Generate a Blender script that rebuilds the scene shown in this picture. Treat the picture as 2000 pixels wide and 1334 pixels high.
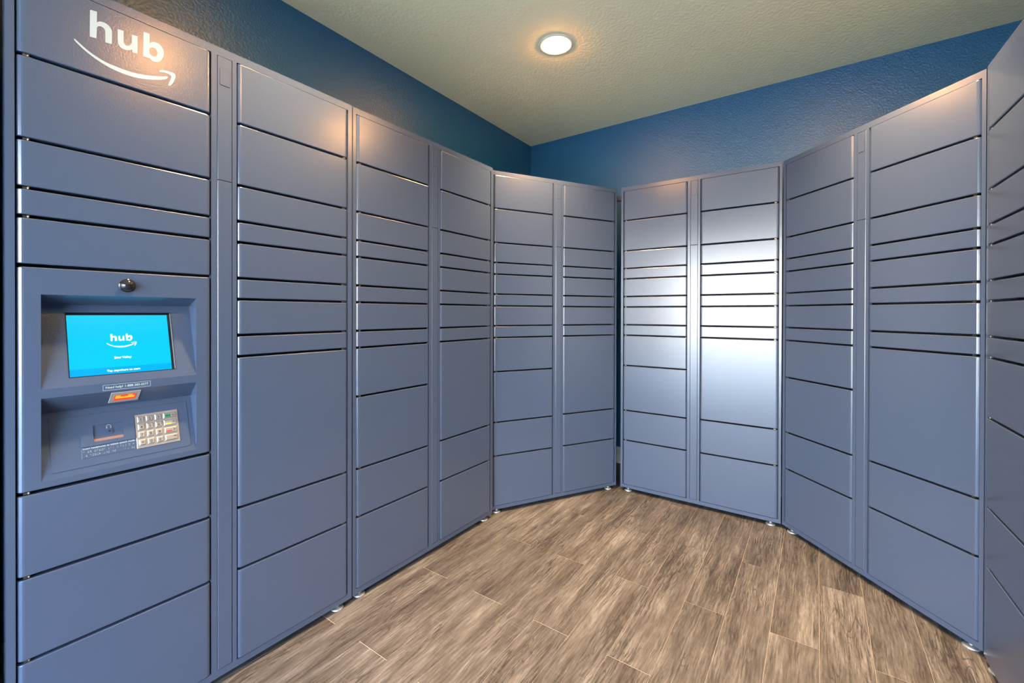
import bpy, bmesh, math, random
from mathutils import Vector, Matrix
from math import radians as R, sin, cos, pi

random.seed(4)
scn = bpy.context.scene
for o in list(bpy.data.objects):
    bpy.data.objects.remove(o)
COL = scn.collection

# ------------------------------------------------------------------ camera, world, exposure
cam_data = bpy.data.cameras.new('camera')
cam = bpy.data.objects.new('camera', cam_data)
COL.objects.link(cam)
cam_data.sensor_width = 36.0
cam_data.lens = 852.3562 / 2000 * 36
cam_data.shift_x = (1000 - 998.2534) / 2000
cam_data.shift_y = (615.57 - 667) / 2000
cam_data.clip_start = 0.02
EYE = 1.186
cam.matrix_world = Matrix.Translation((0, 0, EYE)) @ Matrix.Rotation(R(90 - 0.2273), 4, 'X') @ Matrix.Rotation(R(0.1312), 4, 'Z')
scn.camera = cam

SKY = 11.0
world = bpy.data.worlds.new('sky')
scn.world = world
world.use_nodes = True
wn, wl = world.node_tree.nodes, world.node_tree.links
wn.clear()
w_out = wn.new('ShaderNodeOutputWorld')
w_bg = wn.new('ShaderNodeBackground')
w_tc = wn.new('ShaderNodeTexCoord')
w_sep = wn.new('ShaderNodeSeparateXYZ')
w_rmp = wn.new('ShaderNodeValToRGB')
wl.new(w_tc.outputs['Generated'], w_sep.inputs[0])
wl.new(w_sep.outputs['Z'], w_rmp.inputs[0])
wl.new(w_rmp.outputs[0], w_bg.inputs[0])
wl.new(w_bg.outputs[0], w_out.inputs[0])
w_rmp.color_ramp.elements[0].position = 0.0
w_rmp.color_ramp.elements[0].color = (1.0, 0.945, 0.85, 1)
w_mid = w_rmp.color_ramp.elements.new(0.22)
w_mid.color = (0.62, 0.81, 1.0, 1)
w_rmp.color_ramp.elements[2].position = 0.60
w_rmp.color_ramp.elements[2].color = (0.27, 0.53, 1.0, 1)
w_bg.inputs[1].default_value = SKY

LAMP = 120.0
SPOT = 215.0
vs = scn.view_settings
vs.view_transform = 'Standard'
vs.look = 'None'
vs.exposure = 1.34
vs.gamma = 1.0
vs.use_curve_mapping = False

# ------------------------------------------------------------------ materials
def new_mat(name, color=(0.5, 0.5, 0.5), rough=0.5, metal=0.0, spec=0.5, emit=None, estr=0.0):
    m = bpy.data.materials.new(name)
    m.use_nodes = True
    b = m.node_tree.nodes['Principled BSDF']
    b.inputs['Base Color'].default_value = (*color, 1)
    b.inputs['Roughness'].default_value = rough
    b.inputs['Metallic'].default_value = metal
    b.inputs['Specular IOR Level'].default_value = spec
    if emit:
        b.inputs['Emission Color'].default_value = (*emit, 1)
        b.inputs['Emission Strength'].default_value = estr
    return m

def nodes_of(m):
    return m.node_tree.nodes, m.node_tree.links, m.node_tree.nodes['Principled BSDF']

def add_bump(m, scale, strength, dist, detail=2.0, coord='Object'):
    n, l, b = nodes_of(m)
    tc = n.new('ShaderNodeTexCoord')
    nz = n.new('ShaderNodeTexNoise')
    nz.inputs['Scale'].default_value = scale
    nz.inputs['Detail'].default_value = detail
    bp = n.new('ShaderNodeBump')
    bp.inputs['Strength'].default_value = strength
    bp.inputs['Distance'].default_value = dist
    l.new(tc.outputs[coord], nz.inputs['Vector'])
    l.new(nz.outputs['Fac'], bp.inputs['Height'])
    l.new(bp.outputs['Normal'], b.inputs['Normal'])
    return tc, nz, bp

def paint_mat(name, color, rough):
    """powder coat: fine orange peel"""
    m = new_mat(name, color, rough, 0.0, 0.78)
    tc, nz, bp = add_bump(m, 260, 0.3, 0.0007)
    return m

M = {}
M['paint'] = paint_mat('slate_powder_coat', (0.051, 0.073, 0.120), 0.22)
M['dark'] = new_mat('gap_shade', (0.012, 0.013, 0.016), 0.7)
M['steel'] = new_mat('zinc_steel', (0.45, 0.47, 0.47), 0.4, 0.7)
M['brass'] = new_mat('pin_metal', (0.22, 0.19, 0.13), 0.35, 1.0)
M['white'] = new_mat('white_print', (0.36, 0.44, 0.46), 0.6, 0.0, 0.3)
M['black_gloss'] = new_mat('black_gloss', (0.012, 0.012, 0.014), 0.08)
M['black'] = new_mat('black_plastic', (0.012, 0.012, 0.014), 0.6, 0.0, 0.15)
M['screen'] = new_mat('screen_cyan', (0.0, 0.02, 0.03), 0.15, emit=(0.0, 0.64, 1.0), estr=0.39)
M['screen_band'] = new_mat('screen_band', (0.0, 0.02, 0.03), 0.15, emit=(0.0, 0.46, 0.97), estr=0.39)
M['screen_text'] = new_mat('screen_text', (0.8, 0.8, 0.8), 0.3, emit=(0.85, 1.0, 1.0), estr=0.43)
M['red'] = new_mat('scanner_glow', (0.2, 0.01, 0.0), 0.2, emit=(1.0, 0.06, 0.02), estr=0.43)
M['orange'] = new_mat('scanner_beam', (0.3, 0.1, 0.0), 0.2, emit=(1.0, 0.42, 0.03), estr=0.5)
M['key'] = new_mat('keypad_steel', (0.40, 0.39, 0.36), 0.5, 0.8)
M['ink'] = new_mat('black_ink', (0.03, 0.03, 0.035), 0.5)
M['green'] = new_mat('green_ink', (0.0, 0.16, 0.07), 0.4)
M['yellow'] = new_mat('yellow_ink', (0.65, 0.50, 0.03), 0.4)
M['redink'] = new_mat('red_ink', (0.5, 0.03, 0.02), 0.4)
M['copper'] = new_mat('copper_strip', (0.26, 0.14, 0.11), 0.5, 0.2)
M['jamb'] = new_mat('dark_bronze', (0.015, 0.014, 0.013), 0.5)
M['white_trim'] = new_mat('trim_white', (0.75, 0.72, 0.66), 0.4)
M['baseboard'] = new_mat('baseboard_paint', (0.62, 0.64, 0.62), 0.45)
M['lens'] = new_mat('lamp_lens', (0.9, 0.85, 0.75), 0.4, emit=(1.0, 0.47, 0.135), estr=LAMP)
M['concrete'] = new_mat('concrete', (0.58, 0.51, 0.40), 0.8)
add_bump(M['concrete'], 30, 0.3, 0.003, 6)

M['wall'] = new_mat('blue_wall_paint', (0.005, 0.078, 0.180), 0.38, 0.0, 0.6)
add_bump(M['wall'], 105, 0.6, 0.0040, 3)
M['ceiling'] = new_mat('ceiling_paint', (0.98, 0.81, 0.49), 0.85)
add_bump(M['ceiling'], 62, 0.45, 0.006, 4)

WOODS = [0.023, 0.019, 0.017, 0.055, 0.050, 0.045, 0.088, 0.083, 0.077, 0.152, 0.147, 0.140]   # dark to light
def wood_mat():
    m = new_mat('weathered_oak', (0.3, 0.2, 0.14), 0.55, 0.0, 0.3)
    n, l, b = nodes_of(m)
    tc = n.new('ShaderNodeTexCoord')
    oi = n.new('ShaderNodeObjectInfo')

    def math_(op, a, b_=None, clamp=False):
        x = n.new('ShaderNodeMath'); x.operation = op; x.use_clamp = clamp
        for i, v in enumerate((a, b_)):
            if v is None: continue
            if isinstance(v, (int, float)): x.inputs[i].default_value = v
            else: l.new(v, x.inputs[i])
        return x.outputs[0]

    def rng(v, a, c, t0=0.0, t1=1.0):
        x = n.new('ShaderNodeMapRange')
        x.inputs['From Min'].default_value = a; x.inputs['From Max'].default_value = c
        x.inputs['To Min'].default_value = t0; x.inputs['To Max'].default_value = t1
        l.new(v, x.inputs['Value'])
        return x.outputs[0]
    off = math_('MULTIPLY', oi.outputs['Random'], 61.0)
    cmb = n.new('ShaderNodeCombineXYZ')
    l.new(off, cmb.inputs[0]); l.new(off, cmb.inputs[2])
    add = n.new('ShaderNodeVectorMath'); add.operation = 'ADD'
    l.new(tc.outputs['Object'], add.inputs[0]); l.new(cmb.outputs[0], add.inputs[1])

    def noise(vec, sx, sy, detail, dist=0.0, rough=0.55):
        mp = n.new('ShaderNodeMapping')
        mp.inputs['Scale'].default_value = (sx, sy, 1)
        nz = n.new('ShaderNodeTexNoise')
        nz.inputs['Scale'].default_value = 1.0
        nz.inputs['Detail'].default_value = detail
        nz.inputs['Roughness'].default_value = rough
        nz.inputs['Distortion'].default_value = dist
        l.new(vec, mp.inputs[0]); l.new(mp.outputs[0], nz.inputs['Vector'])
        return nz.outputs['Fac']
    # grain wanders sideways
    w = noise(add.outputs[0], 4.0, 7.0, 2)
    wy = math_('MULTIPLY', math_('SUBTRACT', w, 0.5), 0.028)
    wc = n.new('ShaderNodeCombineXYZ'); l.new(wy, wc.inputs[1])
    wv = n.new('ShaderNodeVectorMath'); wv.operation = 'ADD'
    l.new(add.outputs[0], wv.inputs[0]); l.new(wc.outputs[0], wv.inputs[1])
    V = wv.outputs[0]
    broad = noise(V, 2.2, 17, 4, 0.0, 0.6)
    mid = noise(V, 10.0, 120, 6, 0.0, 0.75)
    tone = math_('ADD', math_('MULTIPLY', broad, 0.5), math_('MULTIPLY', mid, 0.5))
    rmp = n.new('ShaderNodeValToRGB')
    e = rmp.color_ramp.elements
    e[0].position = 0.36; e[0].color = (WOODS[0], WOODS[1], WOODS[2], 1)
    e[1].position = 0.63; e[1].color = (WOODS[9], WOODS[10], WOODS[11], 1)
    a = e.new(0.45); a.color = (WOODS[3], WOODS[4], WOODS[5], 1)
    a = e.new(0.54); a.color = (WOODS[6], WOODS[7], WOODS[8], 1)
    l.new(tone, rmp.inputs[0])
    # dark pore lines
    pores = rng(noise(V, 9, 210, 4, 0.0, 0.72), 0.52, 0.58)
    pmask = rng(noise(V, 3.0, 14, 2), 0.36, 0.62, 0.25, 1.0)
    p1 = math_('MULTIPLY', math_('MULTIPLY', pores, pmask), 0.8)
    # cathedral figure and knots: contour lines of a slow noise
    ring = math_('SINE', math_('MULTIPLY', noise(V, 1.7, 13.0, 2.0, 0.25), 120.0))
    ringl = rng(ring, 0.55, 1.0)
    rmask = rng(noise(add.outputs[0], 3.0, 9.0, 1), 0.48, 0.62)
    p2 = math_('MULTIPLY', math_('MULTIPLY', ringl, rmask), 0.6)
    # pale saw scratches across the board, in patches
    saw = rng(noise(add.outputs[0], 230, 6, 2, 0.1), 0.56, 0.68)
    smask = rng(noise(add.outputs[0], 4.5, 10, 2), 0.52, 0.62)
    p3 = math_('MULTIPLY', math_('MULTIPLY', saw, smask), 0.2)

    def over(col, fac, rgb):
        x = n.new('ShaderNodeMix'); x.data_type = 'RGBA'
        x.inputs[7].default_value = (*rgb, 1)
        l.new(fac, x.inputs[0]); l.new(col, x.inputs[6])
        return x.outputs[2]
    c = over(rmp.outputs[0], p2, (WOODS[0] * .75, WOODS[1] * .75, WOODS[2] * .75))
    c = over(c, p1, (WOODS[0] * .6, WOODS[1] * .6, WOODS[2] * .6))
    c = over(c, p3, (WOODS[9] * 1.05, WOODS[10] * 1.05, WOODS[11] * 1.05))
    hsv = n.new('ShaderNodeHueSaturation')
    l.new(rng(oi.outputs['Random'], 0, 1, 0.93, 1.07), hsv.inputs['Value'])
    l.new(rng(oi.outputs['Random'], 0, 1, 1.08, 0.92), hsv.inputs['Saturation'])
    l.new(c, hsv.inputs['Color'])
    l.new(hsv.outputs[0], b.inputs['Base Color'])
    bp = n.new('ShaderNodeBump'); bp.inputs['Strength'].default_value = 0.35; bp.inputs['Distance'].default_value = 0.0008
    bp.invert = True
    l.new(math_('ADD', p1, p2), bp.inputs['Height']); l.new(bp.outputs[0], b.inputs['Normal'])
    return m
M['wood'] = wood_mat()
M['joint'] = new_mat('joint_glint', (0.42, 0.40, 0.36), 0.7)  # pale slab colour stands in for light caught by the plank bevels

# ------------------------------------------------------------------ mesh helpers
def mesh_from(name, verts, faces, mats, fmat=None):
    me = bpy.data.meshes.new(name)
    me.from_pydata(verts, [], faces)
    for m in mats:
        me.materials.append(m)
    if fmat:
        for p, i in zip(me.polygons, fmat):
            p.material_index = i
    me.update()
    return me

def link(name, me, parent=None, loc=None):
    o = bpy.data.objects.new(name, me)
    COL.objects.link(o)
    if parent:
        o.parent = parent
    if loc is not None:
        o.location = loc
    return o

class MB:
    """collects quads and boxes in one mesh"""
    def __init__(s):
        s.v, s.f, s.m = [], [], []
    def face(s, pts, mi=0):
        k = len(s.v); s.v += [tuple(p) for p in pts]; s.f.append(tuple(range(k, k + len(pts)))); s.m.append(mi)
    def box(s, x0, x1, y0, y1, z0, z1, mi=0):
        k = len(s.v)
        s.v += [(x, y, z) for x in (x0, x1) for y in (y0, y1) for z in (z0, z1)]
        for f in ((0, 1, 3, 2), (4, 6, 7, 5), (0, 4, 5, 1), (2, 3, 7, 6), (0, 2, 6, 4), (1, 5, 7, 3)):
            s.f.append(tuple(k + i for i in f)); s.m.append(mi)
    def prism(s, pts, axis_fn, mi=0):
        """pts: 2D outline, axis_fn(p, t) -> 3D for t 0 and 1"""
        k = len(s.v); n = len(pts)
        s.v += [axis_fn(p, 0) for p in pts] + [axis_fn(p, 1) for p in pts]
        s.f.append(tuple(range(k + n - 1, k - 1, -1))); s.m.append(mi)
        s.f.append(tuple(range(k + n, k + 2 * n))); s.m.append(mi)
        for i in range(n):
            j = (i + 1) % n
            s.f.append((k + i, k + j, k + n + j, k + n + i)); s.m.append(mi)
    def lathe(s, prof, n=24, mi=0, c=(0, 0, 0), axis='z'):
        k = len(s.v); m_ = len(prof)
        for i in range(n):
            a = 2 * pi * i / n
            for r, z in prof:
                p = (r * cos(a), r * sin(a), z)
                if axis == 'y':
                    p = (r * cos(a), -z, r * sin(a))
                s.v.append((c[0] + p[0], c[1] + p[1], c[2] + p[2]))
        for i in range(n):
            j = (i + 1) % n
            for t in range(m_ - 1):
                a, b, c2, d = k + i * m_ + t, k + j * m_ + t, k + j * m_ + t + 1, k + i * m_ + t + 1
                s.f.append((a, b, c2, d)); s.m.append(mi)
    def mesh(s, name, mats, smooth=False, fix=True):
        me = mesh_from(name, s.v, s.f, mats, s.m)
        if fix:
            bm = bmesh.new(); bm.from_mesh(me)
            bmesh.ops.remove_doubles(bm, verts=bm.verts, dist=1e-6)
            bmesh.ops.recalc_face_normals(bm, faces=bm.faces)
            bm.to_mesh(me); bm.free()
        if smooth:
            for p in me.polygons:
                p.use_smooth = True
            me.set_sharp_from_angle(angle=R(35))
        return me

def tag(o, label=None, cat=None, group=None, kind=None):
    if label: o['label'] = label
    if cat: o['category'] = cat
    if group: o['group'] = group
    if kind: o['kind'] = kind
    return o

def fill_polys(name, polys, mat, xf):
    """flat mesh from outlines (holes allowed), xf maps 2D to 3D"""
    bm = bmesh.new()
    edges = []
    for P in polys:
        vs_ = [bm.verts.new((p[0], p[1], 0)) for p in P]
        for i in range(len(vs_)):
            edges.append(bm.edges.new((vs_[i], vs_[(i + 1) % len(vs_)])))
    bmesh.ops.triangle_fill(bm, edges=edges, use_beauty=True, use_dissolve=False, normal=(0, 0, 1))
    for v in bm.verts:
        v.co = Vector(xf(v.co.x, v.co.y))
    me = bpy.data.meshes.new(name)
    bm.to_mesh(me); bm.free()
    me.materials.append(mat)
    return me

def text_mesh(name, body, mat, xf, x0, x1, y0, bold=0.0, height=None):
    """built-in font text squeezed between x0 and x1 with baseline y0; xf maps 2D to 3D"""
    cu = bpy.data.curves.new(name, 'FONT')
    cu.body = body
    cu.size = 1.0
    cu.resolution_u = 3
    cu.offset = bold
    ob = bpy.data.objects.new(name, cu)
    COL.objects.link(ob)
    dg = bpy.context.evaluated_depsgraph_get()
    me = bpy.data.meshes.new_from_object(ob.evaluated_get(dg))
    bpy.data.objects.remove(ob)
    bpy.data.curves.remove(cu)
    me.name = name
    xs = [v.co.x for v in me.vertices]
    mn, mx = min(xs), max(xs)
    sx = (x1 - x0) / (mx - mn)
    sy = sx if height is None else height / 0.729
    for v in me.vertices:
        v.co = Vector(xf(x0 + (v.co.x - mn) * sx, y0 + v.co.y * sy))
    me.materials.clear()
    me.materials.append(mat)
    return me

def join_meshes(name, mes):
    bm = bmesh.new()
    mats = []
    out = bpy.data.meshes.new(name)
    for me in mes:
        base = len(mats)
        for m in me.materials:
            mats.append(m)
        nf = len(bm.faces)
        bm.from_mesh(me)
        bm.faces.ensure_lookup_table()
        for f in bm.faces[nf:]:
            f.material_index += base
    bm.to_mesh(out); bm.free()
    for m in mats:
        out.materials.append(m)
    return out

# ------------------------------------------------------------------ room
H = 2.697
CORNER = Vector((0.176, 3.954, 0))
WA = R(54.95)                                   # heading of the left wall
EU = Vector((cos(WA), sin(WA), 0))              # along the left wall, towards the back
EN = Vector((sin(WA), -cos(WA), 0))             # across the room, left to right
OA = Vector((-1.1869, 1.0244, 0))               # front left corner of the first locker

def uv(u, n, z=0.0):
    p = OA + EU * u + EN * n
    return (p.x, p.y, z)
UB = (CORNER - OA).dot(EU)                      # back wall
NL = (CORNER - OA).dot(EN)                      # left wall
NR = NL + 3.17                                  # right wall
UF0, UF1 = -1.85, -1.70                         # front wall, outside and inside face
T = 0.12

def slab(name, u0, u1, n0, n1, z0, z1, mat):
    b = MB()
    pts = [(u0, n0), (u1, n0), (u1, n1), (u0, n1)]
    b.prism(pts, lambda p, t: uv(p[0], p[1], z1 if t else z0))
    o = link(name, b.mesh(name, [mat]))
    o['kind'] = 'structure'
    return o

floor = slab('floor', UF0, UB + T, NL - T, NR + T, -0.08, -0.0012, M['joint'])
slab('wall_left', UF0, UB + T, NL - T, NL, 0, H, M['wall'])
slab('wall_back', UB, UB + T, NL, NR, 0, H, M['wall'])
slab('wall_right', UF0, UB + T, NR, NR + T, 0, H, M['wall'])
slab('ceiling', UF0, UB + T, NL - T, NR + T, H, H + 0.1, M['ceiling'])
slab('baseboard_left', UF1, UB, NL, NL + 0.014, 0, 0.127, M['baseboard'])
slab('baseboard_back', UB - 0.014, UB, NL + 0.014, NR - 0.014, 0, 0.127, M['baseboard'])
slab('baseboard_right', UF1, UB - 0.014, NR - 0.014, NR, 0, 0.127, M['baseboard'])
# front wall with the wide glazed-front opening the daylight comes through
WO0, WO1, WOZ = -0.40, 2.40, 2.16
fw = MB()
for n0, n1, z0, z1 in ((NL, WO0, 0, H), (WO1, NR, 0, H), (WO0, WO1, WOZ, H)):
    fw.prism([(UF0, n0), (UF1, n0), (UF1, n1), (UF0, n1)], lambda p, t, a=z0, c=z1: uv(p[0], p[1], c if t else a))
o = link('wall_front', fw.mesh('wall_front', [M['wall']], fix=False)); o['kind'] = 'structure'
tr = MB()
for n0, n1, z0, z1 in ((WO0, WO0 + .04, 0, WOZ), (WO1 - .04, WO1, 0, WOZ), (WO0 + .04, WO1 - .04, WOZ - .04, WOZ)):
    tr.prism([(UF0 - .01, n0), (UF1 + .006, n0), (UF1 + .006, n1), (UF0 - .01, n1)], lambda p, t, a=z0, c=z1: uv(p[0], p[1], c if t else a))
o = link('trim_1', tr.mesh('trim_1', [M['jamb']], fix=False)); o['kind'] = 'structure'
# added dark pier, out of view, keeps the gap left of the lockers dark
slab('wall_shade_pier', -0.17, -0.034, NL, -0.012, 0, H, M['jamb'])
slab('pavement', -14, UF0, -9, 11, -0.12, -0.015, M['concrete'])

# ------------------------------------------------------------------ floor planks, each its own piece
PW, PL = 0.1514, 0.911
plank_cache = {}
def plank_mesh(length, width):
    key = (round(length, 4), round(width, 4))
    if key not in plank_cache:
        b = MB()
        l2, w2, c, t = length / 2 - 0.0009, width / 2 - 0.00035, 0.0007, 0.0011
        for z, s in ((-t, 0), (-c, 0), (0, c)):
            b.v += [(-l2 + s, -w2 + s, z), (l2 - s, -w2 + s, z), (l2 - s, w2 - s, z), (-l2 + s, w2 - s, z)]
        for k in (0, 4):
            for i in range(4):
                j = (i + 1) % 4
                b.f.append((k + i, k + j, k + 4 + j, k + 4 + i)); b.m.append(0)
        b.f.append((8, 9, 10, 11)); b.m.append(0)
        plank_cache[key] = mesh_from('plank', b.v, b.f, [M['wood']], b.m)
    return plank_cache[key]
k = -5
while True:
    n0 = 0.0574 + PW * k
    n1 = n0 + PW
    if n0 > NR: break
    a0, a1 = max(n0, NL), min(n1, NR)
    if a1 - a0 > 0.01:
        u = 1.275 if k % 2 == 0 else 0.818
        while u > UF0: u -= PL
        while u < UB:
            u0, u1 = max(u, UF0), min(u + PL, UB)
            if u1 - u0 > 0.01:
                p = link('plank', plank_mesh(u1 - u0, a1 - a0), floor)
                p.location = uv((u0 + u1) / 2, (a0 + a1) / 2, 0)
                p.rotation_euler.z = WA
            u += PL
    k += 1

# ------------------------------------------------------------------ lockers
ZT, ZB = 2.029, 0.024
DT, DB = 2.0025, 0.0470                        # top of top door, bottom of bottom door
SEAMS = [1.8065, 1.6045, 1.4868, 1.4178, 1.2998, 1.2306, 1.1124, 1.0425]
COL_BIG = [DT] + SEAMS + [0.5440, 0.3415, DB]
COL_SPLIT = [DT] + SEAMS + [0.8405, 0.5405, 0.3410, DB]
COL_KIOSK = [DT] + SEAMS[:5] + [0.7470, 0.5440, 0.3410, DB]
UL = (0.0170, 0.4225)
UR = (0.4987, 0.9055)
SG = 0.0080                                    # height of the gap between doors
RAD = 0.012

def edge_profile(u0, u1, d=0.02):
    """plan outline of a door: front at y = 0, rounded vertical edges"""
    pts = [(u0, d)]
    n = 5
    for i in range(n + 1):
        a = (pi / 2) * i / n
        pts.append((u0 + RAD * (1 - sin(pi / 2 - (pi / 2 - a)) if False else 1 - sin(a)), RAD * (1 - cos(a)) if False else RAD * (1 - cos(pi / 2 - a)) if False else RAD * (1 - cos(a))))
    left = [(u0, d)] + [(u0 + RAD * (1 - cos((pi / 2) * i / n)), RAD * (1 - sin((pi / 2) * i / n))) for i in range(n + 1)]
    right = [(u0 + u1 - x, y) for x, y in reversed(left)]
    return left + right

door_cache = {}
def door_mesh(w, h):
    key = (round(w, 4), round(h, 4))
    if key in door_cache:
        return door_cache[key]
    prof = edge_profile(-w / 2, w / 2)
    b = MB()
    c = 0.0022
    n = len(prof)
    def ring(z, s):
        return [(x * (1 - 2 * s / w), y + (s if y < 0.015 else 0), z) for x, y in prof]
    rings = [ring(-h / 2, c), ring(-h / 2 + c * .35, c * .3), ring(-h / 2 + c, 0), ring(h / 2 - c, 0), ring(h / 2 - c * .35, c * .3), ring(h / 2, c)]
    for r in rings: b.v += r
    for q in range(len(rings) - 1):
        for i in range(n):
            j = (i + 1) % n
            b.f.append((q * n + i, q * n + j, q * n + n + j, q * n + n + i)); b.m.append(0)
    b.f.append(tuple(range(n - 1, -1, -1))); b.m.append(0)
    b.f.append(tuple(range(len(b.v) - n, len(b.v)))); b.m.append(0)
    door_cache[key] = b.mesh('locker_door', [M['paint']])
    return door_cache[key]

def make_hinge():
    b = MB()
    b.box(-0.005, 0.005, -0.001, 0.004, -0.0020, 0.0020)
    b.lathe([(0.0001, 0.0026), (0.0022, 0.0026), (0.0026, 0.0), (0.0022, -0.0026), (0.0001, -0.0026)], 8, 0, (0.004, -0.001, 0))
    return b.mesh('hinge_pin', [M['brass']])
HINGE = make_hinge()

def frame_mesh(W):
    b = MB()
    y0, y1 = 0.0025, 0.022
    def bar(x0, x1, z0, z1):
        b.box(x0, x1, y0, y1, z0, z1)
    bar(0, UL[0] - .002, ZB, ZT)
    bar(UR[1] + .002, W, ZB, ZT)
    xa, xb = UL[0] - .002, UR[1] + .002
    bar(xa, xb, DT + .0016, ZT)
    bar(xa, xb, ZB, DB - .0016)
    bar(UL[1] + .002, 0.4402, DB - .0016, DT + .0016)
    bar(0.4842, UR[0] - .002, DB - .0016, DT + .0016)
    bar(0.4402, 0.4842, DB - .0016, DB + .0000)
    bar(0.4402, 0.4842, DT - .0000, DT + .0016)
    # sharp front outer corner softened
    me = b.mesh('frame', [M['paint']], fix=False)
    return me

def carcass_mesh(W, D=0.50):
    b = MB()
    t = 0.004
    y0, y1 = 0.022, D
    b.box(0, t, y0, y1, ZB, ZT)
    b.box(W - t, W, y0, y1, ZB, ZT)
    b.box(t, W - t, y0, y1, ZT - t, ZT)
    b.box(t, W - t, y0, y1, ZB, ZB + t)
    b.box(t, W - t, y1 - t, y1, ZB + t, ZT - t)
    b.box(t, W - t, 0.074, 0.076, ZB + t, ZT - t, 1)  # near-black sheet colours in the shade behind the door gaps
    b.box(0.06, 0.16, 0.03, 0.12, ZB - .006, ZB)      # foot brackets
    b.box(W - .16, W - .06, 0.03, 0.12, ZB - .006, ZB)
    return b.mesh('carcass', [M['paint'], M['dark']], fix=False)

def strip_mesh(z0, z1):
    b = MB()
    x0, x1 = 0.4415, 0.4829
    c = 0.0015
    y = 0.0018
    def r(s, yy): return [(x0 + s, yy, z0 + s), (x1 - s, yy, z0 + s), (x1 - s, yy, z1 - s), (x0 + s, yy, z1 - s)]
    b.v += r(0, 0.02) + r(0, y + c) + r(c, y)
    for k_ in (0, 4):
        for i in range(4):
            j = (i + 1) % 4
            b.f.append((k_ + i, k_ + j, k_ + 4 + j, k_ + 4 + i)); b.m.append(0)
    b.f.append((8, 9, 10, 11)); b.m.append(0)
    return b.mesh('lock_strip', [M['paint']])
STRIP_UP = strip_mesh(1.6085, DT - .0005)
STRIP_LOW = strip_mesh(DB + .0005, 1.6070)

def rounded_rect(x0, x1, z0, z1, r, n=4):
    P = []
    for cx, cz, a0 in ((x1 - r, z1 - r, 0), (x0 + r, z1 - r, 90), (x0 + r, z0 + r, 180), (x1 - r, z0 + r, 270)):
        for i in range(n + 1):
            a = R(a0 + 90 * i / n)
            P.append((cx + r * cos(a), cz + r * sin(a)))
    return P

def lock_cover():
    b = MB()
    outer = rounded_rect(0.4475, 0.4775, 1.911, 1.967, 0.004)
    inner = rounded_rect(0.4485, 0.4765, 1.912, 1.966, 0.0035)
    # dark outline groove with the plate inside it
    b.prism(outer, lambda p, t: (p[0], 0.0019 if t == 0 else 0.0014, p[1]), 1)
    b.prism(inner, lambda p, t: (p[0], 0.0019 if t == 0 else 0.0006, p[1]), 0)
    return b.mesh('lock_cover', [M['paint'], M['dark']], fix=False)
LOCK = lock_cover()

def foot_mesh():
    b = MB()
    b.lathe([(0.0001, 0.0), (0.0235, 0.0), (0.0245, 0.002), (0.0235, 0.006), (0.016, 0.0085), (0.0075, 0.0095), (0.0075, 0.028), (0.0001, 0.028)], 20)
    return b.mesh('levelling_foot', [M['steel']], smooth=True)
FOOT = foot_mesh()

FRAMES = {}
def locker(xy, ang, label, W=0.920, left=COL_SPLIT, kiosk=False, group='parcel lockers around the room'):
    root = bpy.data.objects.new('parcel_locker', None)
    COL.objects.link(root)
    root.empty_display_size = 0.1
    root.location = (xy[0], xy[1], 0)
    root.rotation_euler.z = R(ang)
    tag(root, label, 'locker', group)
    if W not in FRAMES:
        FRAMES[W] = (frame_mesh(W), carcass_mesh(W))
    link('frame', FRAMES[W][0], root)
    link('carcass', FRAMES[W][1], root)
    su = link('lock_strip', STRIP_UP, root)
    link('lock_cover', LOCK, su)
    link('lock_strip', STRIP_LOW, root)
    for x in (0.047, W - 0.050):
        for y in (0.026, 0.455):
            link('levelling_foot', FOOT, root, (x, y, 0))
    doors = {}
    for side, (u0, u1), seams in (('L', UL, left), ('R', UR, COL_BIG)):
        for i in range(len(seams) - 1):
            zt = seams[i] - (0 if i == 0 else SG / 2)
            zb = seams[i + 1] + (0 if i == len(seams) - 2 else SG / 2)
            if kiosk and side == 'L' and i == 5:
                continue
            d = link('locker_door', door_mesh(u1 - u0, zt - zb), root, ((u0 + u1) / 2, 0, (zt + zb) / 2))
            doors[(side, i)] = d
            if i > 0:
                h = link('hinge_pin', HINGE, d)
                s = -1 if side == 'L' else 1
                h.location = (s * ((u1 - u0) / 2 - 0.016), 0.006, (zt - zb) / 2 + SG / 2)
                h.rotation_euler.z = pi if s > 0 else 0
    return root, doors

A, doorsA = locker((-1.1869, 1.0244), 54.2492, 'blue-grey parcel locker with a lit touchscreen and metal keypad in its left column', W=0.925, left=COL_KIOSK, kiosk=True)
locker((-0.6454, 1.7831), 54.2239, 'blue-grey parcel locker standing between the touchscreen locker and the left corner locker', W=0.923)
locker((-0.1168, 2.5643), 25.2039, 'blue-grey corner locker left of the dark gap, turned across the left corner')
locker((0.7374, 2.9334), -34.6611, 'blue-grey locker right of the dark gap, its doors bright with pale reflections')
locker((1.4992, 2.4110), -82.0619, 'blue-grey locker turned across the right corner, its top right edge glowing orange')
locker((1.6163, 1.4884), 236.3587, 'dark blue-grey locker cut off by the right edge of the photo')

# ------------------------------------------------------------------ kiosk of the first locker
KU0, KU1, KZ0, KZ1 = UL[0], UL[1], 0.7470 + SG / 2, 1.2998 - SG / 2
RU0, RU1 = 0.057, 0.383
UPZ = (1.230, 1.206, 0.996); UPD = 0.060
LOZ = (0.9735, 0.928, 0.768); LOD = 0.048

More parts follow.
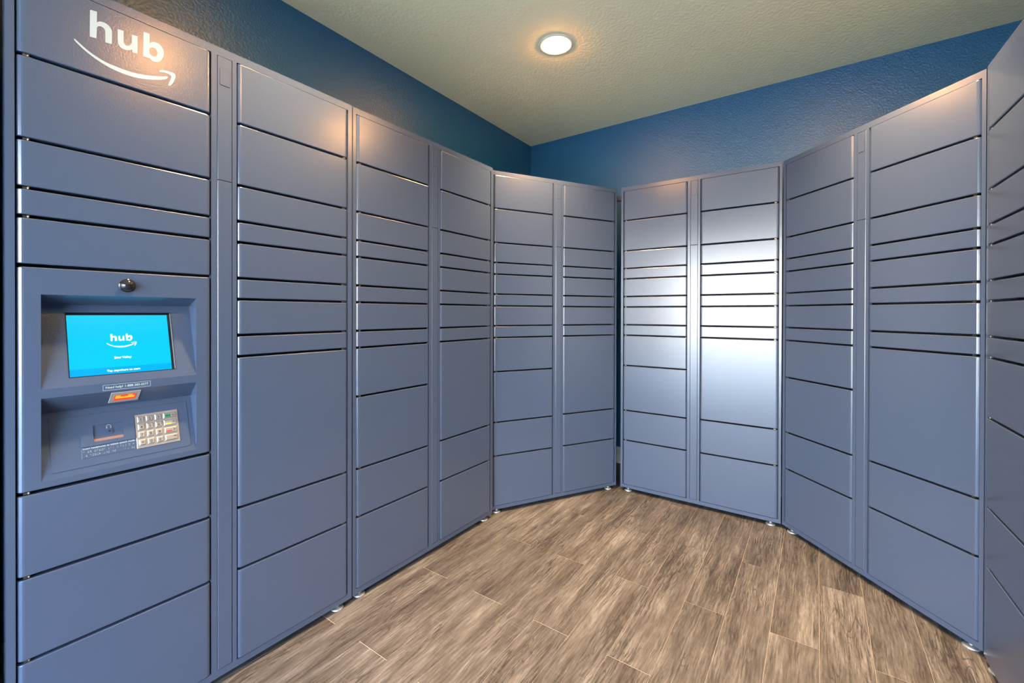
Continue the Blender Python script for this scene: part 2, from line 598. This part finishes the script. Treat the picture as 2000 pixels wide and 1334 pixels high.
def up(u, s, d=0.0):        # on the tilted screen panel: s up along it, d out of it
    L_ = math.hypot(UPZ[1] - UPZ[2], UPD)
    c, si = (UPZ[1] - UPZ[2]) / L_, UPD / L_
    return (u, s * si - d * c, UPZ[2] + s * c + d * si)
def sz(z):                  # height -> s on the screen panel
    return (z - UPZ[2]) * math.hypot(UPZ[1] - UPZ[2], UPD) / (UPZ[1] - UPZ[2])
def lo(u, s, d=0.0):        # on the tilted keypad panel
    L_ = math.hypot(LOZ[1] - LOZ[2], LOD)
    c, si = (LOZ[1] - LOZ[2]) / L_, LOD / L_
    return (u, s * si - d * c, LOZ[2] + s * c + d * si)
def lz(z):
    return (z - LOZ[2]) * math.hypot(LOZ[1] - LOZ[2], LOD) / (LOZ[1] - LOZ[2])
def sl(u, s, d=0.0):        # on the sloping face above the keypad: s downwards
    L_ = math.hypot(LOZ[0] - LOZ[1], LOD)
    c, si = (LOZ[0] - LOZ[1]) / L_, LOD / L_
    return (u, s * si - d * c, LOZ[0] - s * c - d * si)
def tp(u, s, d=0.0):        # on the sloping face above the screen
    L_ = math.hypot(UPZ[0] - UPZ[1], UPD)
    c, si = (UPZ[0] - UPZ[1]) / L_, UPD / L_
    return (u, s * si - d * c, UPZ[0] - s * c - d * si)

kb = MB()
# flat front around the two recesses
fl, fr = KU0 + RAD, KU1 - RAD
for u0, u1, z0, z1 in ((fl, RU0, KZ0 + .0022, KZ1 - .0022), (RU1, fr, KZ0 + .0022, KZ1 - .0022), (RU0, RU1, UPZ[0], KZ1 - .0022), (RU0, RU1, LOZ[0], UPZ[2]), (RU0, RU1, KZ0 + .0022, LOZ[2])):
    kb.face([(u0, 0, z0), (u1, 0, z0), (u1, 0, z1), (u0, 0, z1)])
# rounded sides and folded top and bottom
prof = edge_profile(KU0, KU1)
for i in range(len(prof) - 1):
    (x0, y0), (x1, y1) = prof[i], prof[i + 1]
    if y0 == 0 and y1 == 0 or abs(x1 - x0) > 0.2: continue
    kb.face([(x0, y0, KZ0 + .0022), (x1, y1, KZ0 + .0022), (x1, y1, KZ1 - .0022), (x0, y0, KZ1 - .0022)])
for zz, s in ((KZ1, 1), (KZ0, -1)):
    kb.face([(KU0 + .004, .0022, zz), (KU1 - .004, .0022, zz), (fr, 0, zz - s * .0022), (fl, 0, zz - s * .0022)])
    kb.face([(KU0 + .004, .0022, zz), (KU1 - .004, .0022, zz), (KU1, .02, zz), (KU0, .02, zz)])
# recess faces
for Z, D in ((UPZ, UPD), (LOZ, LOD)):
    kb.face([(RU0, 0, Z[0]), (RU1, 0, Z[0]), (RU1, D, Z[1]), (RU0, D, Z[1])])
    for u in (RU0, RU1):
        kb.face([(u, 0, Z[0]), (u, D, Z[1]), (u, 0, Z[2])])
# screen panel with a rectangular cut-out
SU0, SU1, SS0, SS1 = 0.1075, 0.3325, sz(1.0190), sz(1.1845)
top = sz(UPZ[1])
for u0, u1, s0, s1 in ((RU0, SU0, 0, top), (SU1, RU1, 0, top), (SU0, SU1, 0, SS0), (SU0, SU1, SS1, top)):
    kb.face([up(u0, s0), up(u1, s0), up(u1, s1), up(u0, s1)])
ltop = lz(LOZ[1])
kb.face([lo(RU0, 0), lo(RU1, 0), lo(RU1, ltop), lo(RU0, ltop)])
panel = link('kiosk_panel', kb.mesh('kiosk_panel', [M['paint']], fix=False), A)

# screen
SD = 0.007
scr = MB()
q0 = [(SU0, SS0), (SU1, SS0), (SU1, SS1), (SU0, SS1)]
for i in range(4):
    a, b_ = q0[i], q0[(i + 1) % 4]
    scr.face([up(*a, 0.0004), up(*b_, 0.0004), up(*b_, -SD), up(*a, -SD)], 1 if i == 1 else 0)  # right wall in steel stands in for a bright reflection
# thin metal lip round the cut-out
lw = 0.0013
q1 = [(SU0 - lw, SS0 - lw), (SU1 + lw, SS0 - lw), (SU1 + lw, SS1 + lw), (SU0 - lw, SS1 + lw)]
for i in range(4):
    j = (i + 1) % 4
    scr.face([up(*q1[i], 0.0003), up(*q1[j], 0.0003), up(*q0[j], 0.0006), up(*q0[i], 0.0006)], 2)
q2 = [(SU0 - .001, SS0 - .001), (SU1 + .001, SS0 - .001), (SU1 + .001, SS1 + .001), (SU0 - .001, SS1 + .001)]
scr.face([up(*p, -SD) for p in q2], 0)
screen = link('screen', scr.mesh('screen', [M['black_gloss'], M['steel'], M['black']], fix=False), A)
tag(screen, 'bright cyan touchscreen set in the recess')
DU0, DU1, DS0, DS1 = 0.1095, 0.3255, sz(1.0205), sz(1.1800)
BS = sz(1.0385)
db = MB()
db.face([up(DU0, BS, -SD + .0008), up(DU1, BS, -SD + .0008), up(DU1, DS1, -SD + .0008), up(DU0, DS1, -SD + .0008)])
link('display', db.mesh('display', [M['screen']], fix=False), screen)
db = MB()
db.face([up(DU0, DS0, -SD + .0008), up(DU1, DS0, -SD + .0008), up(DU1, BS, -SD + .0008), up(DU0, BS, -SD + .0008)])
tag(link('display_band', db.mesh('display_band', [M['screen_band']], fix=False), screen), 'slightly bluer band along the bottom of the screen')
ds = lambda x, y: up(x, y, -SD + .0011)

LOGO = {"h":[[1459,1763],[1594,1788],[1591,1509],[1601,1520],[1611,1531],[1621,1542],[1635,1551],[1651,1560],[1670,1568],[1690,1574],[1712,1577],[1736,1577],[1762,1574],[1787,1568],[1810,1558],[1829,1543],[1847,1523],[1862,1501],[1874,1477],[1882,1455],[1887,1433],[1890,1405],[1892,1364],[1892,1306],[1891,1234],[1890,1157],[1889,1082],[1755,1065],[1755,1137],[1755,1212],[1755,1281],[1753,1335],[1751,1368],[1748,1388],[1743,1399],[1736,1411],[1727,1423],[1715,1433],[1701,1440],[1688,1444],[1672,1443],[1655,1438],[1639,1432],[1625,1423],[1614,1413],[1606,1400],[1599,1386],[1591,1373],[1581,1080],[1453,1066]],"u":[[2007,1548],[2133,1567],[2132,1497],[2131,1425],[2131,1358],[2132,1305],[2134,1270],[2137,1247],[2141,1232],[2148,1219],[2157,1207],[2168,1199],[2181,1195],[2194,1195],[2209,1199],[2226,1207],[2242,1219],[2257,1233],[2270,1250],[2282,1271],[2293,1293],[2304,1314],[2305,1552],[2432,1574],[2429,1086],[2315,1071],[2312,1145],[2298,1132],[2283,1118],[2268,1106],[2252,1095],[2233,1086],[2212,1078],[2190,1071],[2168,1068],[2145,1066],[2122,1066],[2099,1069],[2078,1077],[2060,1091],[2044,1109],[2030,1131],[2020,1155],[2013,1178],[2010,1202],[2008,1233],[2007,1275],[2006,1332],[2006,1402],[2007,1476]],"b":[[2560,1763],[2695,1782],[2697,1515],[2716,1534],[2735,1554],[2754,1572],[2775,1586],[2801,1596],[2828,1603],[2856,1606],[2883,1605],[2909,1598],[2934,1586],[2957,1570],[2977,1549],[2994,1523],[3009,1492],[3020,1457],[3026,1421],[3028,1382],[3025,1340],[3018,1298],[3009,1259],[2997,1223],[2982,1187],[2965,1155],[2945,1126],[2924,1102],[2900,1080],[2876,1063],[2851,1050],[2827,1043],[2802,1039],[2778,1040],[2755,1044],[2736,1053],[2718,1067],[2701,1083],[2683,1097],[2666,1082],[2551,1072]],"bc":[[2700,1367],[2711,1387],[2727,1405],[2744,1419],[2761,1428],[2779,1432],[2798,1432],[2816,1427],[2832,1417],[2846,1403],[2858,1383],[2868,1360],[2874,1336],[2875,1310],[2873,1281],[2866,1253],[2857,1229],[2844,1211],[2826,1196],[2808,1185],[2789,1179],[2771,1179],[2752,1184],[2734,1192],[2719,1202],[2709,1212],[2702,1225],[2697,1241],[2694,1259],[2692,1284],[2692,1313],[2694,1342]],"s":[[1166,865],[1183,852],[1199,841],[1218,827],[1245,807],[1282,780],[1326,746],[1376,710],[1430,677],[1489,645],[1553,613],[1622,584],[1691,560],[1762,543],[1835,532],[1911,523],[1989,518],[2070,513],[2155,512],[2241,513],[2325,519],[2407,529],[2489,543],[2569,561],[2649,581],[2732,606],[2816,635],[2894,665],[2960,690],[3010,711],[3048,730],[3077,744],[3099,751],[3114,750],[3120,742],[3120,729],[3116,716],[3110,703],[3100,688],[3084,671],[3061,652],[3032,633],[2997,612],[2955,590],[2902,566],[2836,537],[2758,505],[2676,474],[2594,449],[2516,429],[2436,412],[2356,400],[2272,393],[2183,392],[2090,396],[1999,404],[1913,417],[1834,434],[1758,457],[1687,483],[1619,510],[1555,539],[1494,571],[1437,604],[1383,638],[1330,676],[1279,716],[1234,754],[1200,784],[1179,804],[1168,818],[1163,827],[1159,836],[1158,845],[1160,852],[1163,858]],"a":[[2917,834],[2928,846],[2945,862],[2968,877],[2994,890],[3026,899],[3064,907],[3103,912],[3140,917],[3175,919],[3210,921],[3242,920],[3268,916],[3285,910],[3296,901],[3303,888],[3307,872],[3308,851],[3307,825],[3302,797],[3294,765],[3283,729],[3269,689],[3253,649],[3238,614],[3222,584],[3207,556],[3192,533],[3178,517],[3165,507],[3153,503],[3143,505],[3137,510],[3134,518],[3134,531],[3137,548],[3143,570],[3153,600],[3167,638],[3182,677],[3193,710],[3200,737],[3205,761],[3207,781],[3205,798],[3199,812],[3189,822],[3175,829],[3158,835],[3134,838],[3106,839],[3076,838],[3046,835],[3015,828],[2982,818],[2953,809],[2931,805],[2918,807],[2912,814],[2911,823]]}
def logo_mesh(name, mat, xf):
    mes = []
    for ks in (('h',), ('u',), ('b', 'bc'), ('s',), ('a',)):
        mes.append(fill_polys(name, [[(p[0] * 1e-4, p[1] * 1e-4) for p in LOGO[k_]] for k_ in ks], mat, xf))
    return join_meshes(name, mes)
# the print on the top door
d0 = doorsA[('L', 0)]
o = link('logo', logo_mesh('logo', M['white'], lambda x, z: (x - d0.location.x, -0.0006, 1.8 + z - d0.location.z)), d0)
tag(o, 'pale printed wordmark over a curved arrow')
# the same mark on the screen: letters 0.194-0.240 wide, arrow 0.185-0.249
kx = (0.249 - 0.185) / (0.3308 - 0.1158)
def on_screen(x, z):
    return ds(0.185 + (x - 0.1158) * kx, sz(1.103) + (z - 0.0865) * kx * 0.93 + 0.0005)
link('display_logo', logo_mesh('display_logo', M['screen_text'], on_screen), screen)
link('display_text', text_mesh('display_text', 'Bear Valley', M['screen_text'], ds, 0.1985, 0.2350, sz(1.0610), 0.004), screen)
link('display_text', text_mesh('display_text', 'Tap anywhere to start', M['screen_text'], ds, 0.1815, 0.2520, sz(1.0270), 0.004), screen)

# help line in its box
fp = lambda x, z: (x, -0.0006, z)
hb = MB()
a0, a1, b0, b1, t = 0.1700, 0.2710, 0.9768, 0.9918, 0.0007
for x0, x1, z0, z1 in ((a0, a1, b0, b0 + t), (a0, a1, b1 - t, b1), (a0, a0 + t, b0, b1), (a1 - t, a1, b0, b1)):
    hb.face([fp(x0, z0), fp(x1, z0), fp(x1, z1), fp(x0, z1)])
hm = join_meshes('help_label', [hb.mesh('help_box', [M['white']], fix=False),
                               text_mesh('help_text', 'Need help? 1-888-283-0577', M['white'], fp, 0.1755, 0.2660, 0.9818, 0.012, height=0.0062)])
tag(link('help_label', hm, panel), 'white boxed help line with a phone number')

# camera dome
cb = MB()
cb.lathe([(0.0185, -0.0005), (0.0185, 0.001), (0.0165, 0.0025)] + [(0.016 * cos(R(a)) + .0001, 0.0025 + 0.0145 * sin(R(a))) for a in range(0, 91, 10)], 28, 0, (0.2205, 0, 1.260), 'y')
tag(link('camera_dome', cb.mesh('camera_dome', [M['black_gloss']], smooth=True), A), 'glossy black camera dome above the screen')

# speaker holes in the sloping face
for c0, c1 in ((0.112, 0.166), (0.276, 0.329)):
    sb = MB()
    for i in range(8):
        for j in range(5):
            if random.random() < 0.22: continue
            x = c0 + (c1 - c0) * (i + 0.5 * (j % 2)) / 8
            s_ = 0.018 + j * 0.0068
            sb.face([tp(x + 0.0012 * cos(R(60 * q)), s_ + 0.0012 * sin(R(60 * q)), 0.0004) for q in range(6)])
    o = link('speaker_grille', sb.mesh('speaker_grille', [M['black']], fix=False), panel)
    o['kind'] = 'stuff'

# red scanner window
sc = MB()
def plate(b, fn, u0, u1, s0, s1, h, mi=0, c=0.0006):
    base = [(u0, s0), (u1, s0), (u1, s1), (u0, s1)]
    ins = [(u0 + c, s0 + c), (u1 - c, s0 + c), (u1 - c, s1 - c), (u0 + c, s1 - c)]
    for i in range(4):
        j = (i + 1) % 4
        b.face([fn(*base[i], -0.0005), fn(*base[j], -0.0005), fn(*base[j], h - c), fn(*base[i], h - c)], mi)
        b.face([fn(*base[i], h - c), fn(*base[j], h - c), fn(*ins[j], h), fn(*ins[i], h)], mi)
    b.face([fn(*p, h) for p in ins], mi)
plate(sc, sl, 0.1880, 0.2515, 0.0075, 0.0520, 0.0022)
M['bezel'] = new_mat('scanner_bezel', (0.45, 0.42, 0.38), 0.45, 0.4)
scanner = link('barcode_scanner', sc.mesh('barcode_scanner', [M['bezel']], fix=False), A)
wb = MB()
wb.face([sl(*p, .0026) for p in ((0.1960, 0.0170), (0.2430, 0.0170), (0.2430, 0.0420), (0.1960, 0.0420))])
for x0, x1 in ((0.199, 0.209), (0.225, 0.235)):
    wb.face([sl(*p, .0029) for p in ((x0, 0.0200), (x1, 0.0200), (x1, 0.0245), (x0, 0.0245))], 1)
wb.face([sl(*p, .0028) for p in ((0.199, 0.0255), (0.240, 0.0255), (0.240, 0.0330), (0.199, 0.0330))], 1)
tag(link('scanner_window', wb.mesh('scanner_window', [M['red'], M['orange']], fix=False), scanner), 'glowing red and orange window')
pk = MB()
for i in range(11):
    x = 0.1905 + i * 0.0058
    for s_ in (0.0120, 0.0475):
        pk.face([sl(x + .0006 * cos(R(60 * q)), s_ + .0006 * sin(R(60 * q)), .0024) for q in range(6)])
o = link('scanner_dots', pk.mesh('scanner_dots', [M['ink']], fix=False), scanner); o['kind'] = 'stuff'

# control plate with keypad and headphone panel
cp = MB()
plate(cp, lo, 0.0745, 0.3700, lz(0.7825), lz(0.9120), 0.0013)
cplate = link('control_plate', cp.mesh('control_plate', [M['paint']], fix=False), A)
kp = MB()
plate(kp, lo, 0.2435, 0.3445, lz(0.8015), lz(0.8925), 0.0028)
keypad = link('keypad', kp.mesh('keypad', [M['key']], fix=False), A)
tag(keypad, 'shiny stainless steel keypad')
cols = [(0.2485, 0.2635), (0.2680, 0.2835), (0.2885, 0.3040), (0.3085, 0.3390)]
rows = [0.8712, 0.8507, 0.8300, 0.8092]
KH = lz(0.8855) - lz(0.8707)
chars = [['1', '2', '3', 'o'], ['4', '5', '6', '<'], ['7', '8', '9', 'x'], ['*', '0', '#', '-']]
legend = []
for r_, z in enumerate(rows):
    for c_, (u0, u1) in enumerate(cols):
        kk = MB()
        plate(kk, lo, u0, u1, lz(z), lz(z) + KH, 0.0062, 0, 0.0018)
        link('key', kk.mesh('key', [M['key']], fix=False), keypad)
        f = lambda x, y: lo(x, y, 0.0065)
        if c_ < 3:
            m_ = (u0 + u1) / 2
            w_ = 0.0036 if chars[r_][c_] != '1' else 0.0012
            ht = 0.0078 if chars[r_][c_] not in '*' else 0.009
            legend.append(text_mesh('t', chars[r_][c_], M['ink'], f, m_ - w_ / 1.5, m_ + w_ / 1.5, lz(z) + 0.0036 - (0.002 if chars[r_][c_] == '*' else 0), 0.01, height=ht))
        else:
            cb_ = MB()
            if r_ < 3:
                s0 = lz(z) + 0.0030
                cb_.face([f(u0 + .004, s0), f(u0 + .0175, s0), f(u0 + .0175, s0 + (.008 if r_ == 0 else .0035)), f(u0 + .004, s0 + (.008 if r_ == 0 else .0035))])
                legend.append(cb_.mesh('t', [[M['green'], M['yellow'], M['redink']][r_]], fix=False))
            legend.append(text_mesh('t', chars[r_][c_], M['ink'], f, u1 - 0.0100, u1 - 0.0040, lz(z) + 0.0048, 0.01))
link('key_legend', join_meshes('key_legend', legend), keypad)

hp = MB()
HU0, HU1, HS0, HS1 = 0.1310, 0.2415, lz(0.8305), lz(0.8912)
CU0, CU1, CS0, CS1 = 0.1555, 0.2165, lz(0.8400), lz(0.8805)
h0, h1, dd = 0.0013, 0.0028, 0.0045
for u0, u1, s0, s1 in ((HU0, CU0, HS0, HS1), (CU1, HU1, HS0, HS1), (CU0, CU1, HS0, CS0), (CU0, CU1, CS1, HS1)):
    hp.face([lo(u0, s0, dd), lo(u1, s0, dd), lo(u1, s1, dd), lo(u0, s1, dd)])
for (a, c), (b_, d) in (((HU0, HS0), (HU1, HS0)), ((HU1, HS0), (HU1, HS1)), ((HU1, HS1), (HU0, HS1)), ((HU0, HS1), (HU0, HS0))):
    hp.face([lo(a, c, 0), lo(b_, d, 0), lo(b_, d, dd), lo(a, c, dd)])
for i, ((a, c), (b_, d)) in enumerate((((CU0, CS0), (CU1, CS0)), ((CU1, CS0), (CU1, CS1)), ((CU1, CS1), (CU0, CS1)), ((CU0, CS1), (CU0, CS0)))):
    hp.face([lo(a, c, .0014), lo(b_, d, .0014), lo(b_, d, dd), lo(a, c, dd)])
hp.face([lo(CU0, CS0, .0016), lo(CU1, CS0, .0016), lo(CU1, CS1, .0016), lo(CU0, CS1, .0016)])
hpo = link('headphone_panel', hp.mesh('headphone_panel', [M['paint']], fix=False), A)
cs = MB()
cs.face([lo(CU0, CS0, .0019), lo(CU1, CS0, .0019), lo(CU1, CS0 + .007, .0019), lo(CU0, CS0 + .007, .0019)])
tag(link('copper_strip', cs.mesh('copper_strip', [M['copper']], fix=False), hpo), 'pinkish copper coloured strip')
jb = MB()
JC = (0.1885, lz(0.8615))
def ring_on(b, c, r0, r1, h, mi, a0=0, a1=360, n=20):
    for i in range(n):
        p, q = R(a0 + (a1 - a0) * i / n), R(a0 + (a1 - a0) * (i + 1) / n)
        b.face([lo(c[0] + r0 * cos(p), c[1] + r0 * sin(p), h), lo(c[0] + r1 * cos(p), c[1] + r1 * sin(p), h), lo(c[0] + r1 * cos(q), c[1] + r1 * sin(q), h), lo(c[0] + r0 * cos(q), c[1] + r0 * sin(q), h)], mi)
        b.face([lo(c[0] + r1 * cos(p), c[1] + r1 * sin(p), h), lo(c[0] + r1 * cos(p), c[1] + r1 * sin(p), .0015), lo(c[0] + r1 * cos(q), c[1] + r1 * sin(q), .0015), lo(c[0] + r1 * cos(q), c[1] + r1 * sin(q), h)], mi)
ring_on(jb, JC, 0.0046, 0.0082, 0.0030, 0)
ring_on(jb, JC, 0.0022, 0.0046, 0.0040, 0)
ring_on(jb, JC, 0.0, 0.0022, 0.0026, 1)
link('jack_socket', jb.mesh('jack_socket', [M['paint'], M['black']], fix=False), hpo)
ib = MB()
IC = (0.1875, lz(0.8735))
ring_on(ib, IC, 0.0042, 0.0054, 0.0022, 0, -20, 200, 14)
for sx in (-1, 1):
    x = IC[0] + sx * 0.0042
    ib.face([lo(x - .0012, IC[1] - .005, .0022), lo(x + .0012, IC[1] - .005, .0022), lo(x + .0012, IC[1], .0022), lo(x - .0012, IC[1], .0022)])
link('headphone_icon', ib.mesh('headphone_icon', [M['steel']], fix=False), hpo)

bl = MB()
plate(bl, lo, 0.1310, 0.2415, lz(0.8030), lz(0.8300), 0.0019, 0, 0.0004)
lab = link('braille_label', bl.mesh('braille_label', [M['paint']], fix=False), A)
link('label_text', text_mesh('label_text', 'Insert headphones to initiate speech mode', M['white'], lambda x, y: lo(x, y, .0022), 0.1335, 0.2395, lz(0.8245), 0.016, height=0.0052), lab)
bd = MB()
for row in range(2):
    x = 0.1345
    while x < 0.2375:
        if random.random() < 0.8:
            for cx in (0, 1):
                for cy in (0, 1, 2):
                    if random.random() < 0.5:
                        c0, s_ = x + cx * .0016, lz(0.8195 - row * .0090) - cy * .0019
                        bd.face([lo(c0 + .00055 * cos(R(60 * q)), s_ + .00055 * sin(R(60 * q)), .0022) for q in range(6)])
        x += 0.0044
o = link('braille_dots', bd.mesh('braille_dots', [M['white']], fix=False), lab); o['kind'] = 'stuff'

# ------------------------------------------------------------------ tie bar in the gap at the corner
tb = MB()
pa, pb = Vector((0.678, 3.032, 0)), Vector((0.788, 3.003, 0))
dv = (pb - pa).normalized(); nv = Vector((-dv.y, dv.x, 0))
def tbp(p, t):
    q = pa if t == 0 else pb
    return tuple(q + nv * p[0] + Vector((0, 0, p[1])))
# angle section
tb.prism([(0, 1.9665), (0.03, 1.9665), (0.03, 1.9695), (0.003, 1.9695), (0.003, 1.9955), (0, 1.9955)], tbp)
o = link('tie_bar', tb.mesh('tie_bar', [M['jamb']]))
tag(o, 'short dark steel bar bridging the narrow gap between the two back lockers', 'bar')

# ------------------------------------------------------------------ recessed ceiling lights
def light_meshes():
    b = MB()
    b.lathe([(0.0955, 0.0), (0.0950, -0.003), (0.091, -0.0046), (0.080, -0.0042), (0.072, -0.0024), (0.068, -0.0006)], 40)
    ring = b.mesh('trim_ring', [M['white_trim']], smooth=True)
    b = MB()
    b.lathe([(0.0001, -0.0180), (0.030, -0.0168), (0.052, -0.0125), (0.0640, -0.0065), (0.0690, -0.0020)], 40)
    lens = b.mesh('lens', [M['lens']], smooth=True)
    return ring, lens
RING, LENS = light_meshes()
for i, (u, n) in enumerate(((2.0, 0.33), (2.0, 1.68), (0.70, 0.33), (0.70, 1.66))):
    e = bpy.data.objects.new('recessed_light', None)
    COL.objects.link(e)
    e.location = (0.2485, 2.461, H) if i == 0 else uv(u, n, H)
    link('trim_ring', RING, e)
    link('lens', LENS, e)
    sp = bpy.data.lights.new('downlight_beam', 'SPOT')
    sp.energy = SPOT; sp.color = (1.0, 0.66, 0.36); sp.spot_size = R(96); sp.spot_blend = 1.0; sp.shadow_soft_size = 0.06
    so = link('downlight_beam', sp, e, (0, 0, -0.02))
    if i == 0:
        tag(e, 'round recessed ceiling light glowing warm white, the one in view', 'light', 'recessed ceiling lights')
    else:
        tag(e, 'round recessed ceiling light glowing warm white, outside the picture above the ' + ('right', 'touchscreen', 'doorway')[i - 1] + (' lockers', ' locker', ' on the right')[i - 1], 'light', 'recessed ceiling lights')
